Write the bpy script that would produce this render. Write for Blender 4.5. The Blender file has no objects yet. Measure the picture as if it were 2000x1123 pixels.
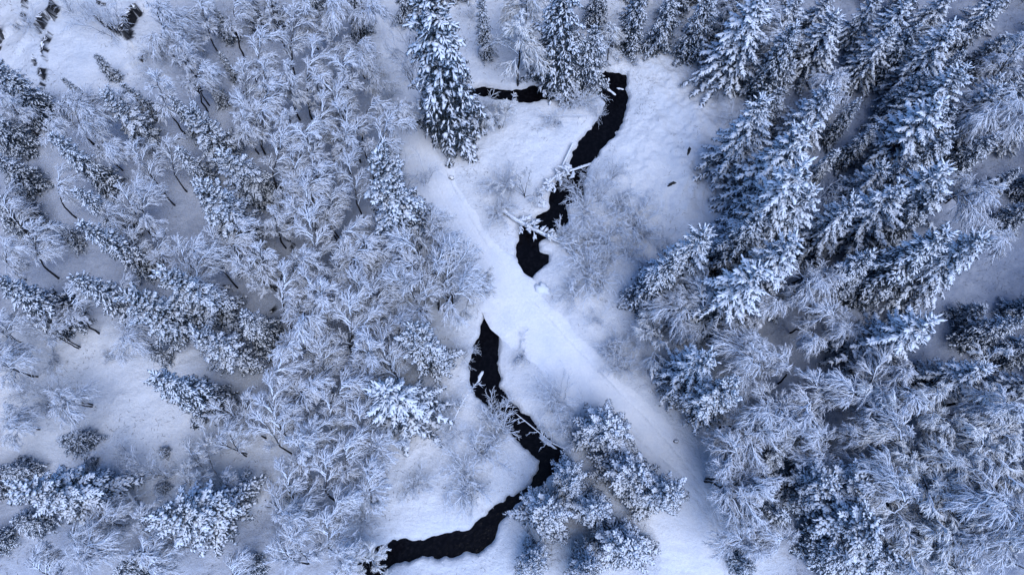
import bpy, math, random
import numpy as np
from mathutils import Vector

random.seed(7); rng = np.random.default_rng(7)
sc = bpy.context.scene
C = bpy.data.collections.new('place'); sc.collection.children.link(C)

# ------------------------------------------------------------------ camera
CAM_H = 50.0
F = 1333.0                       # focal length in pixels of the 2000 px wide photograph
TILT = math.radians(18.6)        # away from straight down, towards +y
cam = bpy.data.objects.new('drone_camera', bpy.data.cameras.new('drone_camera'))
C.objects.link(cam); sc.camera = cam
cam.location = (0, 0, CAM_H); cam.rotation_euler = (TILT, 0, 0)
cam.data.sensor_width = 36; cam.data.lens = 36 * F / 2000
cam.data.clip_start = 0.5; cam.data.clip_end = 6000

# ------------------------------------------------------------------ sky, sun, exposure
SUN_EL, SUN_AZ = math.radians(60), math.radians(150)      # azimuth clockwise from +y
w = bpy.data.worlds.new('World'); sc.world = w; w.use_nodes = True
nt = w.node_tree; nt.nodes.clear()
sky = nt.nodes.new('ShaderNodeTexSky'); sky.sky_type = 'NISHITA'; sky.sun_disc = False
sky.sun_elevation = SUN_EL; sky.sun_rotation = SUN_AZ; sky.ozone_density = 9.0; sky.dust_density = 0.2
bg = nt.nodes.new('ShaderNodeBackground'); bg.inputs['Strength'].default_value = 0.125
out = nt.nodes.new('ShaderNodeOutputWorld')
nt.links.new(sky.outputs[0], bg.inputs[0]); nt.links.new(bg.outputs[0], out.inputs[0])
sl = bpy.data.lights.new('sun', 'SUN'); sl.energy = 1.5; sl.angle = math.radians(48); sl.color = (1.0, 0.97, 0.98)
sun = bpy.data.objects.new('sun', sl); C.objects.link(sun); sun.location = (0, 0, 80)
sdir = Vector((math.sin(SUN_AZ)*math.cos(SUN_EL), math.cos(SUN_AZ)*math.cos(SUN_EL), math.sin(SUN_EL)))
sun.rotation_euler = (-sdir).to_track_quat('-Z', 'Y').to_euler()
sc.view_settings.view_transform = 'Standard'; sc.view_settings.look = 'None'
sc.cycles.diffuse_bounces = 1; sc.cycles.glossy_bounces = 2; sc.cycles.max_bounces = 4
sc.view_settings.exposure = 0.97; sc.view_settings.gamma = 1.0; sc.view_settings.use_curve_mapping = False

# ------------------------------------------------------------------ numeric helpers
def ray(px, py):
    px = np.asarray(px, float); py = np.asarray(py, float)
    dx = (px-1000)/F; dy = -(py-561.5)/F; dz = -np.ones_like(dx)
    c, s = math.cos(TILT), math.sin(TILT)
    return dx, c*dy - s*dz, s*dy + c*dz
def at_z(px, py, z):
    dx, dy, dz = ray(px, py)
    t = (z - CAM_H)/dz
    return dx*t, dy*t
def smooth(a, b, x):
    t = np.clip((x-a)/(b-a), 0, 1); return t*t*(3-2*t)
_lat = np.random.default_rng(3).random((256, 256))
def vnoise(x, y, s=1.0, o=0):
    x = np.asarray(x, float)/s + 37.3*o + 500; y = np.asarray(y, float)/s + 17.9*o + 500
    xi = np.floor(x).astype(int); yi = np.floor(y).astype(int)
    fx = x-xi; fy = y-yi; fx = fx*fx*(3-2*fx); fy = fy*fy*(3-2*fy)
    g = lambda a, b: _lat[(a*1+b*7) % 256, (b+a*3) % 256]
    return ((g(xi, yi)*(1-fx)+g(xi+1, yi)*fx)*(1-fy) + (g(xi, yi+1)*(1-fx)+g(xi+1, yi+1)*fx)*fy)*2-1
def fbm(x, y, s, o=0, n=4):
    r = 0; a = 1
    for k in range(n):
        r = r + a*vnoise(x*math.cos(k)+y*math.sin(k), y*math.cos(k)-x*math.sin(k), s/(2.03**k), o+k*3); a *= .5
    return r/1.8
def seg_dist(x, y, pts, closed=False):
    """distance to a polyline, plus position of nearest point along it (index + fraction) and signed side"""
    x = np.asarray(x, float); y = np.asarray(y, float)
    best = np.full(x.shape, 1e9); par = np.zeros(x.shape); side = np.zeros(x.shape)
    n = len(pts) if closed else len(pts)-1
    for i in range(n):
        ax, ay = pts[i]; bx, by = pts[(i+1) % len(pts)]
        ex, ey = bx-ax, by-ay; L = ex*ex+ey*ey+1e-12
        t = np.clip(((x-ax)*ex+(y-ay)*ey)/L, 0, 1)
        qx = x-ax-t*ex; qy = y-ay-t*ey
        d = np.sqrt(qx*qx+qy*qy); m = d < best
        best = np.where(m, d, best); par = np.where(m, i+t, par)
        side = np.where(m, np.sign(ex*qy-ey*qx), side)
    return best, par, side
def inside(x, y, pts):
    x = np.asarray(x, float); y = np.asarray(y, float)
    r = np.zeros(x.shape, bool); n = len(pts)
    for i in range(n):
        ax, ay = pts[i]; bx, by = pts[(i+1) % n]
        if ay == by: continue
        m = ((ay > y) != (by > y)) & (x < (bx-ax)*(y-ay)/(by-ay)+ax)
        r ^= m
    return r

# ------------------------------------------------------------------ the plan of the place, traced on the ground
STREAM_PX = [(700,1140),(706,1098),(716,1081),(733,1069),(750,1063),(767,1054),(811,1054),(838,1049),(859,1042),(875,1037),
 (899,1036),(919,1031),(926,1017),(952,1007),(953,995),(967,985),(1000,968),(1020,960),(1037,946),(1041,929),(1052,916),(1051,902),
 (1037,888),(1020,868),(1000,846),(987,831),(967,814),(957,797),(940,784),(926,763),(914,743),(915,725),(914,708),(918,698),(923,673),
 (938,651),(940,634),(950,612),(974,570),(1000,527),(1012,509),(1007,498),(1007,482),(1013,465),(1017,443),(1044,427),(1073,404),(1071,380),
 (1085,355),(1098,338),(1112,320),(1120,298),(1129,281),(1130,271),(1142,264),(1156,243),(1179,216),(1183,200),(1169,183),(1149,183),
 (1142,189),(1101,191),(1068,194),(1030,200),(1000,199),(965,192),(940,186),(905,188),(905,172),(940,167),(975,172),(1000,174),(1013,172),(1040,166),
 (1068,166),(1081,161),(1112,155),(1145,165),(1162,159),(1176,156),(1174,145),(1184,137),(1210,139),(1223,145),(1224,170),(1227,193),
 (1222,203),(1216,233),(1203,260),(1179,287),(1156,315),(1147,331),(1145,345),(1139,370),(1135,390),(1105,404),(1112,431),(1081,455),
 (1057,471),(1056,488),(1073,495),(1071,509),(1059,524),(1044,536),(1035,551),(1012,590),(988,633),(979,645),(977,674),(974,708),(977,743),
 (980,760),(1000,782),(1020,804),(1037,816),(1058,844),(1085,861),(1101,878),(1113,899),(1085,918),(1068,936),(1044,956),(1025,975),
 (1000,993),(974,1030),(957,1061),(940,1080),(916,1076),(899,1085),(882,1090),(852,1090),(818,1090),(788,1095),(764,1105),(745,1119),(738,1140)]
STREAM = [tuple(float(v) for v in at_z(px, py, -0.35)) for px, py in STREAM_PX]
STREAM += [(-13.5, -12.5), (-15.2, -12.5)]
ROAD_PX = [(748,-140,3.0),(762,-60,3.0),(770,0,3.0),(783,120,2.9),(800,220,2.9),(835,330,3.2),(880,425,3.5),(930,505,3.6),(993,582,3.7),(1060,655,3.8),
 (1130,730,3.8),(1195,800,3.9),(1260,870,4.4),(1320,945,5.2),(1365,1030,6.0),(1385,1123,6.6),(1395,1300,7.0)]
ROAD = [tuple(float(v) for v in at_z(a, b, 0.0)) for a, b, c in ROAD_PX]
ROADW = [c+.5 for a, b, c in ROAD_PX]
def cr(pts, n):
    """Catmull-Rom through rows of numbers"""
    P = np.array(pts, float); P = np.vstack([2*P[0]-P[1], P, 2*P[-1]-P[-2]]); o = []
    for i in range(1, len(P)-2):
        for k in range(n):
            t = k/n
            o.append(.5*((2*P[i])+(-P[i-1]+P[i+1])*t+(2*P[i-1]-5*P[i]+4*P[i+1]-P[i+2])*t*t+(-P[i-1]+3*P[i]-3*P[i+1]+P[i+2])*t**3))
    o.append(P[-2]); return np.array(o)

LEDGES_PX = [  # polylines of exposed rock steps, width in metres, drop
 ([(71,-4),(73,20),(81,37),(81,68),(71,85),(51,93)], .22, .6),
 ([(131,38),(125,58),(112,64),(108,78),(99,90)], .46, .9),
 ([(117,88),(110,112),(112,139)], .28, .5), ([(98,139),(98,159)], .22, .3), ([(108,160),(110,190)], .25, .4),
 ([(205,57),(217,64),(237,78),(254,85),(265,95)], .34, .8),
 ([(276,32),(267,50),(261,68),(263,88)], .62, 1.2), ([(257,0),(266,8),(278,17)], .3, .5),
 ([(280,125),(288,118)], .4, .5), ([(210,30),(225,36)], .16, .2), ([(351,42),(360,46)], .3, .4), ([(366,80),(380,76)], .25, .3),
 ([(2,0),(6,30),(3,60)], .7, 1.2), ([(20,75),(30,95),(27,125)], .6, 1.0), ([(3,85),(10,105)], .7, .9), ([(22,10),(26,40)], .4, .6),
 ([(512,936),(518,948),(512,957)], .16, .3), ([(502,975),(520,985),(532,972)], .16, .3), ([(500,988),(531,982)], .14, .25), ([(537,915),(541,928)],.14,.2),
 ([(598,1092),(612,1083),(628,1080)], .2, .35), ([(603,1063),(622,1056)], .14, .2), ([(510,1064),(517,1058)], .14, .2),
 ([(405,560),(430,552),(450,560)], .2, .4),([(515,600),(524,590)], .2, .3),([(545,450),(560,462),(558,478)], .26, .5),
 ([(1247,96),(1258,99)], .2, .3),([(1368,124),(1386,137)], .16, .3),([(1390,168),(1405,186)], .14, .3),
]
LEDGES = [([tuple(float(v) for v in at_z(a, b, 2.0 if a < 700 else 0.3)) for a, b in p], w_*.6, d_) for p, w_, d_ in LEDGES_PX]

def base_h(x, y):
    """land without the stream cut"""
    x = np.asarray(x, float); y = np.asarray(y, float)
    h = 4.2*smooth(10, 46, -x)*(.55+.45*smooth(-5, 35, y)) + 1.6*smooth(16, 46, x)
    h = h + 30*smooth(60, 400, np.hypot(x, y-15))*(.5+.5*vnoise(x, y, 160, 4))
    h = h + (.5*fbm(x, y, 14, 1, 3))*smooth(3, 12, np.abs(x-2)+.0*y)
    return h
def land(x, y, detail=True):
    x = np.asarray(x, float); y = np.asarray(y, float)
    h = base_h(x, y)
    near = (x > -20) & (x < 22) & (y > -15) & (y < 42)
    d = np.full(x.shape, 50.0)
    if near.any():
        xn, yn = x[near], y[near]
        dd, _, _ = seg_dist(xn, yn, STREAM, True); ins = inside(xn, yn, STREAM)
        dd = np.where(ins, -dd, dd) + .13*vnoise(xn, yn, .6, 5) + .11*vnoise(xn, yn, .31, 6)
        d[near] = dd
    rd = np.full(x.shape, 50.0); rp = np.zeros(x.shape)
    nr = (x > -16) & (x < 30) & (y > -25) & (y < 60)
    if nr.any():
        a, b, _ = seg_dist(x[nr], y[nr], ROAD); rd[nr] = a - np.interp(b, range(len(ROADW)), ROADW)/2
    if detail:
        off = smooth(-.2, .9, rd)
        tus = .5+.5*fbm(x, y, 6, 8, 2)
        hum = (.10*vnoise(x, y, 1.5, 9) + .07*np.abs(fbm(x+.5*vnoise(x, y, 1.7, 14), y+.5*vnoise(x, y, 1.9, 15), .95, 10, 3)) + .045*vnoise(x, y, .33, 12))*(.5+tus)
        mx, my = at_z(1310, 280, 0)
        mead = smooth(13, 5, np.hypot((x-mx), (y-my)*.6))
        hum = hum*(1+1.2*mead)
        h = h + hum*off + .02*vnoise(x, y, .5, 13)
        lump = (x < -20) & (y > 14)
        h = h + np.where(lump, .35*smooth(-20, -34, x)*fbm(x, y, 3.2, 20, 3), 0)
    rock = np.zeros(x.shape)
    if detail:
        for pts, w_, dr in LEDGES:
            P = np.array(pts); m = (x > P[:, 0].min()-4) & (x < P[:, 0].max()+4) & (y > P[:, 1].min()-4) & (y < P[:, 1].max()+4)
            if not m.any(): continue
            dd, pp, sd = seg_dist(x[m], y[m], pts)
            # ground behind the ledge (away from the middle of the place) is higher, and eases back
            cx, cy = P.mean(0); ax, ay = pts[0]; bx, by = pts[-1]
            sgn = np.sign((bx-ax)*((cy+cy*0+1*cy)-ay) - 0) if False else None
            s0 = np.sign((bx-ax)*(0-ay)-(by-ay)*(0-ax))     # side on which the drone's foot point lies
            up = dr*np.exp(-np.maximum(dd, 0)/1.3)
            h[m] = h[m] + np.where(sd == s0, -.35*up, .65*up)
            rock[m] = np.maximum(rock[m], smooth(w_*.75, w_*.3, dd + .16*vnoise(x[m], y[m], .45, 21) + .1*vnoise(x[m], y[m], .2, 22)))
    # banks
    prof = -1.15 + .93*smooth(-.22, .16, d) + .22*smooth(.1, 1.3, d)
    # rounded pillow of snow on the lip
    prof = prof + .10*np.exp(-((d-.45)/.25)**2)*(.6+.6*vnoise(x, y, .8, 30))
    k = smooth(4, 1, d)
    return h*smooth(-.3, 3.0, d) + prof, d, rd, rock
def gz(x, y):
    return float(land(np.array([float(x)]), np.array([float(y)]), False)[0][0])
def ground_at(px, py):
    z = 0.0
    for _ in range(8):
        x, y = at_z(px, py, z); z = .5*z+.5*gz(x, y)
    return float(x), float(y), gz(x, y)

# ------------------------------------------------------------------ materials
def mat(name): 
    m = bpy.data.materials.new(name); m.use_nodes = True; n = m.node_tree
    return m, n, n.nodes['Principled BSDF'], n.nodes, n.links
def noise(N, L, scale, detail=4, rough=.6, coord='Object', vec=None):
    t = N.new('ShaderNodeTexNoise'); t.inputs['Scale'].default_value = scale
    t.inputs['Detail'].default_value = detail; t.inputs['Roughness'].default_value = rough
    if vec is None:
        tc = N.new('ShaderNodeTexCoord'); L.new(tc.outputs[coord], t.inputs['Vector'])
    else: L.new(vec, t.inputs['Vector'])
    return t.outputs['Fac']
def ramp(N, L, fac, stops):
    r = N.new('ShaderNodeValToRGB'); e = r.color_ramp.elements
    e[0].position, e[0].color = stops[0][0], (*stops[0][1], 1)
    e[1].position, e[1].color = stops[-1][0], (*stops[-1][1], 1)
    for p, c in stops[1:-1]:
        q = e.new(p); q.color = (*c, 1)
    L.new(fac, r.inputs[0]); return r.outputs[0]
def mixc(N, L, f, a, b):
    m = N.new('ShaderNodeMix'); m.data_type = 'RGBA'
    if isinstance(f, float): m.inputs[0].default_value = f
    else: L.new(f, m.inputs[0])
    for k, v in ((6, a), (7, b)):
        if isinstance(v, tuple): m.inputs[k].default_value = (*v, 1)
        else: L.new(v, m.inputs[k])
    return m.outputs[2]
def bump(N, L, b, h, dist, strength=1.0):
    u = N.new('ShaderNodeBump'); u.inputs['Distance'].default_value = dist; u.inputs['Strength'].default_value = strength
    L.new(h, u.inputs['Height']); L.new(u.outputs[0], b.inputs['Normal']); return u
SNOW = (.77, .82, .91); SNOW2 = (.67, .74, .86)
BARK = (.024, .025, .031); ROCK = (.022, .022, .026)
def upz(N, L):
    g = N.new('ShaderNodeNewGeometry'); s = N.new('ShaderNodeSeparateXYZ'); L.new(g.outputs['Normal'], s.inputs[0]); return s.outputs[2]
def math_(N, L, op, a, b):
    m = N.new('ShaderNodeMath'); m.operation = op
    for k, v in ((0, a), (1, b)):
        if isinstance(v, (int, float)): m.inputs[k].default_value = v
        else: L.new(v, m.inputs[k])
    return m.outputs[0]

def snow_ground():
    m, n, b, N, L = mat('lying snow')
    c = ramp(N, L, noise(N, L, .35, 5), [(.3, SNOW2), (.6, SNOW)])
    c = mixc(N, L, ramp(N, L, noise(N, L, 6, 7, .85), [(.42, (.35, .35, .35)), (.58, (0, 0, 0))]), c, (.48, .56, .70))
    a = N.new('ShaderNodeAttribute'); a.attribute_name = 'rock'
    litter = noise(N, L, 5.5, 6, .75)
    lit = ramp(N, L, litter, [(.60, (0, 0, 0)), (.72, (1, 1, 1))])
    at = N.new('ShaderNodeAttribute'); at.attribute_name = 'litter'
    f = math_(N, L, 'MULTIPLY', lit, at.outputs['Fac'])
    thin = N.new('ShaderNodeAttribute'); thin.attribute_name = 'wood_shade'  # shade of the woods, painted into the snow colour
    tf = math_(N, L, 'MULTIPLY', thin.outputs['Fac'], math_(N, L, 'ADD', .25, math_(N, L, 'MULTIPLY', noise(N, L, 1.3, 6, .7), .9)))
    c = mixc(N, L, tf, c, (.08, .13, .26))  # blue-dark tint stands in for shade under the trees
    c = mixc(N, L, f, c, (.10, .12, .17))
    r = ramp(N, L, noise(N, L, 3, 5), [(.3, (.008, .009, .012)), (.7, (.03, .034, .045))])
    c = mixc(N, L, a.outputs['Fac'], c, r)
    L.new(c, b.inputs['Base Color']); b.inputs['Roughness'].default_value = .75
    b.inputs['Specular IOR Level'].default_value = .2
    bump(N, L, b, noise(N, L, 4.0, 8, .75), .22, .9)
    return m
def snow_clump():
    m, n, b, N, L = mat('snow on boughs')
    c = ramp(N, L, noise(N, L, 6, 4), [(.3, SNOW2), (.65, (.71, .79, .92))])
    L.new(c, b.inputs['Base Color']); b.inputs['Roughness'].default_value = .8; b.inputs['Specular IOR Level'].default_value = .15
    bump(N, L, b, noise(N, L, 14, 5, .7), .05, .8)
    return m
def track_snow():
    m, n, b, N, L = mat('packed snow of the track')
    c = ramp(N, L, noise(N, L, .6, 5), [(.3, (.66, .73, .86)), (.6, (.77, .82, .91))])
    c = mixc(N, L, ramp(N, L, noise(N, L, 6, 7, .85), [(.42, (.22, .22, .22)), (.58, (0, 0, 0))]), c, (.50, .58, .72))
    L.new(c, b.inputs['Base Color']); b.inputs['Roughness'].default_value = .7; b.inputs['Specular IOR Level'].default_value = .2
    bump(N, L, b, noise(N, L, 5, 8, .75), .12, .8)
    return m
def frost_mat(name, dark, frost, lo, hi, amount=.5, nsc=7):
    """snow and rime settle on the upper side of twigs; bark or needles show below"""
    m, n, b, N, L = mat(name)
    z = upz(N, L); q = noise(N, L, nsc, 3)
    v = math_(N, L, 'ADD', z, math_(N, L, 'MULTIPLY', math_(N, L, 'SUBTRACT', q, .5), amount*2))
    f = N.new('ShaderNodeMapRange'); f.inputs[1].default_value = lo; f.inputs[2].default_value = hi; L.new(v, f.inputs[0])
    c = mixc(N, L, f.outputs[0], dark, frost)
    L.new(c, b.inputs['Base Color']); b.inputs['Roughness'].default_value = .85; b.inputs['Specular IOR Level'].default_value = .1
    return m
def rock_mat():
    m, n, b, N, L = mat('dark wet rock')
    z = upz(N, L); q = noise(N, L, 2.5, 5)
    v = math_(N, L, 'ADD', z, math_(N, L, 'MULTIPLY', math_(N, L, 'SUBTRACT', q, .5), .9))
    f = N.new('ShaderNodeMapRange'); f.inputs[1].default_value = .55; f.inputs[2].default_value = .75; L.new(v, f.inputs[0])
    r = ramp(N, L, noise(N, L, 4, 6), [(.3, (.006, .007, .010)), (.7, (.035, .038, .048))])
    L.new(mixc(N, L, f.outputs[0], r, SNOW), b.inputs['Base Color']); b.inputs['Roughness'].default_value = .7
    bump(N, L, b, noise(N, L, 6, 6), .08)
    return m
def water_mat():
    m, n, b, N, L = mat('black stream water')
    b.inputs['Base Color'].default_value = (.0025, .0025, .004, 1); b.inputs['Roughness'].default_value = .12
    b.inputs['Specular IOR Level'].default_value = .16; b.inputs['IOR'].default_value = 1.33
    c = ramp(N, L, noise(N, L, 3.5, 5), [(.45, (.0022, .0022, .0035)), (.75, (.007, .007, .010))])
    L.new(c, b.inputs['Base Color'])
    bump(N, L, b, noise(N, L, 2.2, 4, .6), .05, .5)
    return m
def plain(name, col, rough=.8, ns=5):
    m, n, b, N, L = mat(name)
    L.new(ramp(N, L, noise(N, L, ns, 5), [(.3, tuple(v*.6 for v in col)), (.7, tuple(min(1, v*1.3) for v in col))]), b.inputs['Base Color'])
    b.inputs['Roughness'].default_value = rough
    bump(N, L, b, noise(N, L, ns*3, 4), .02)
    return m
M = dict(
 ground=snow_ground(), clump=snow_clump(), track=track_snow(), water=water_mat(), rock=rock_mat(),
 needle=frost_mat('frosted conifer needles', (.010, .016, .016), (.12, .17, .27), .60, 1.4, .55),
 birch=frost_mat('rime on birch twigs', (.014, .020, .040), (.72, .80, .95), -.15, .62, .35),
 limb=frost_mat('snow on birch limbs', (.012, .016, .03), (.64, .74, .91), .0, .5, .35),
 heavy=frost_mat('thick rime', (.03, .04, .07), (.80, .86, .95), -.45, .4, .3),
 shrub=frost_mat('rime on thin shrub twigs', (.06, .08, .13), (.68, .77, .93), -.5, .4, .4),
 bark=frost_mat('dark bark with snow streaks', BARK, (.62, .70, .84), .45, .75, .35),
 deadlog=frost_mat('dead wood under snow', (.05, .045, .045), (.74, .81, .92), .1, .35, .3),
 wet=plain('wet black rock', (.010, .011, .014)), timber=plain('old dark timber', (.05, .042, .038)), twig=plain('bare dark stalks', (.055, .05, .055)))

# ------------------------------------------------------------------ mesh helpers
def mesh(name, V, Fc, material, smoothed=True):
    V = np.asarray(V, np.float32); Fc = np.asarray(Fc, np.int32)
    me = bpy.data.meshes.new(name); k = Fc.shape[1]
    me.vertices.add(len(V)); me.vertices.foreach_set('co', V.ravel())
    me.loops.add(Fc.size); me.loops.foreach_set('vertex_index', Fc.ravel())
    me.polygons.add(len(Fc)); me.polygons.foreach_set('loop_start', np.arange(0, Fc.size, k, dtype=np.int32))
    try: me.polygons.foreach_set('loop_total', np.full(len(Fc), k, np.int32))
    except Exception: pass
    me.polygons.foreach_set('use_smooth', np.full(len(Fc), smoothed))
    me.materials.append(material); me.update(calc_edges=True); me.validate(); return me
def obj(name, me, parent=None):
    o = bpy.data.objects.new(name, me); C.objects.link(o)
    if parent: o.parent = parent
    return o
def tag(o, label, cat, group=None, kind=None):
    o['label'] = label; o['category'] = cat
    if group: o['group'] = group
    if kind: o['kind'] = kind
    return o
class Bag:
    def __init__(s): s.V = []; s.F = []; s.n = 0
    def add(s, V, Fc):
        V = V.reshape(-1, 3); s.V.append(V); s.F.append(Fc.reshape(-1, 3)+s.n); s.n += len(V)
    def mesh(s, name, m, sm=True): return mesh(name, np.vstack(s.V), np.vstack(s.F), m, sm)
def unit(v): return v/np.maximum(np.linalg.norm(v, axis=-1, keepdims=True), 1e-9)
def curve(P, D, Q, t):
    return P + D*t[..., None] + Q*(t**2)[..., None]
def tubes(bag, P, D, Q, r0, r1, segs, sides=3, wob=0.0, R=rng, close=False):
    """n tapered tubes along P + D t + Q t^2"""
    n = len(P); t = np.linspace(0, 1, segs+1)
    pts = P[:, None] + D[:, None]*t[None, :, None] + Q[:, None]*(t**2)[None, :, None]
    if wob: pts[:, 1:-1] += R.normal(0, 1, (n, segs-1, 3))*wob*np.linalg.norm(D, axis=1)[:, None, None]
    tan = unit(D[:, None] + 2*Q[:, None]*t[None, :, None])
    ref = unit(R.normal(0, 1, (n, 1, 3)))
    a = unit(np.cross(tan, ref)); b = np.cross(tan, a)
    r = (r0[:, None]*(1-t)+r1[:, None]*t)
    an = np.arange(sides)*2*math.pi/sides
    ring = pts[:, :, None] + r[:, :, None, None]*(a[:, :, None]*np.cos(an)[None, None, :, None]+b[:, :, None]*np.sin(an)[None, None, :, None])
    V = ring.reshape(n, -1, 3); f = []
    for s in range(segs):
        for k in range(sides):
            p, q = s*sides+k, s*sides+(k+1) % sides
            f += [(p, q, q+sides), (p, q+sides, p+sides)]
    f = np.array(f)
    Fc = f[None]+(np.arange(n)*V.shape[1])[:, None, None]
    bag.add(V, Fc)
# snow clump template: 4-sided, three rings, two tips, flat below
_cv = [(-1, 0, 0)]
for x_, r_ in ((-.62, .78), (.05, 1.0), (.66, .68)):
    for k in range(4):
        a_ = k*math.pi/2+.6+.5*x_
        z_ = math.sin(a_)*r_; _cv.append((x_, math.cos(a_)*r_, z_ if z_ > 0 else z_*.45))
_cv.append((1.05, 0, -.05)); _cv = np.array(_cv); _cf = []
for k in range(4):
    j = (k+1) % 4; _cf += [(0, 1+j, 1+k), (13, 9+k, 9+j)]
    for s in (0, 4): _cf += [(1+s+k, 1+s+j, 5+s+j), (1+s+k, 5+s+j, 5+s+k)]
_cf = np.array(_cf)
def clumps(bag, P, X, ln, wd, ht, R, jit=.30):
    n = len(P); X = unit(X); up = np.tile([0, 0, 1.], (n, 1)); Y = unit(np.cross(up, X)); Z = np.cross(X, Y)
    T = _cv[None]*(1+R.normal(0, jit, (n, 14, 1)))
    V = P[:, None] + T[..., 0:1]*(X*ln[:, None])[:, None] + T[..., 1:2]*(Y*wd[:, None])[:, None] + T[..., 2:3]*(Z*ht[:, None])[:, None]
    bag.add(V, _cf[None]+(np.arange(n)*14)[:, None, None])
def needles(bag, P, X, ln, wd, R, k=11):
    """ragged sprays of thin leaf blades under and beside a clump"""
    n = len(P); X = unit(X); up = np.tile([0, 0, 1.], (n, 1)); Y = unit(np.cross(up, X)); Z = np.cross(X, Y)
    s = R.uniform(-.9, .8, (n, k)); side = R.choice([-1, 1], (n, k)); dn = R.uniform(-.75, .25, (n, k)); fw = R.uniform(.2, .9, (n, k))
    a = P[:, None] + X[:, None]*(s*ln[:, None])[..., None]
    d = (X[:, None]*fw[..., None]*.6 + Y[:, None]*(side*R.uniform(.5, 1, (n, k)))[..., None] + Z[:, None]*dn[..., None])*(wd[:, None]*R.uniform(1.0, 2.0, (n, k)))[..., None]
    w_ = X[:, None]*(ln[:, None]*.16)[..., None] + Z[:, None]*(ln[:, None]*R.normal(0, .08, (n, k)))[..., None]
    V = np.stack([a-w_, a+w_, a+d], 2)
    f = np.arange(n*k*3).reshape(n*k, 3)
    bag.add(V.reshape(-1, 3), f)

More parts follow.
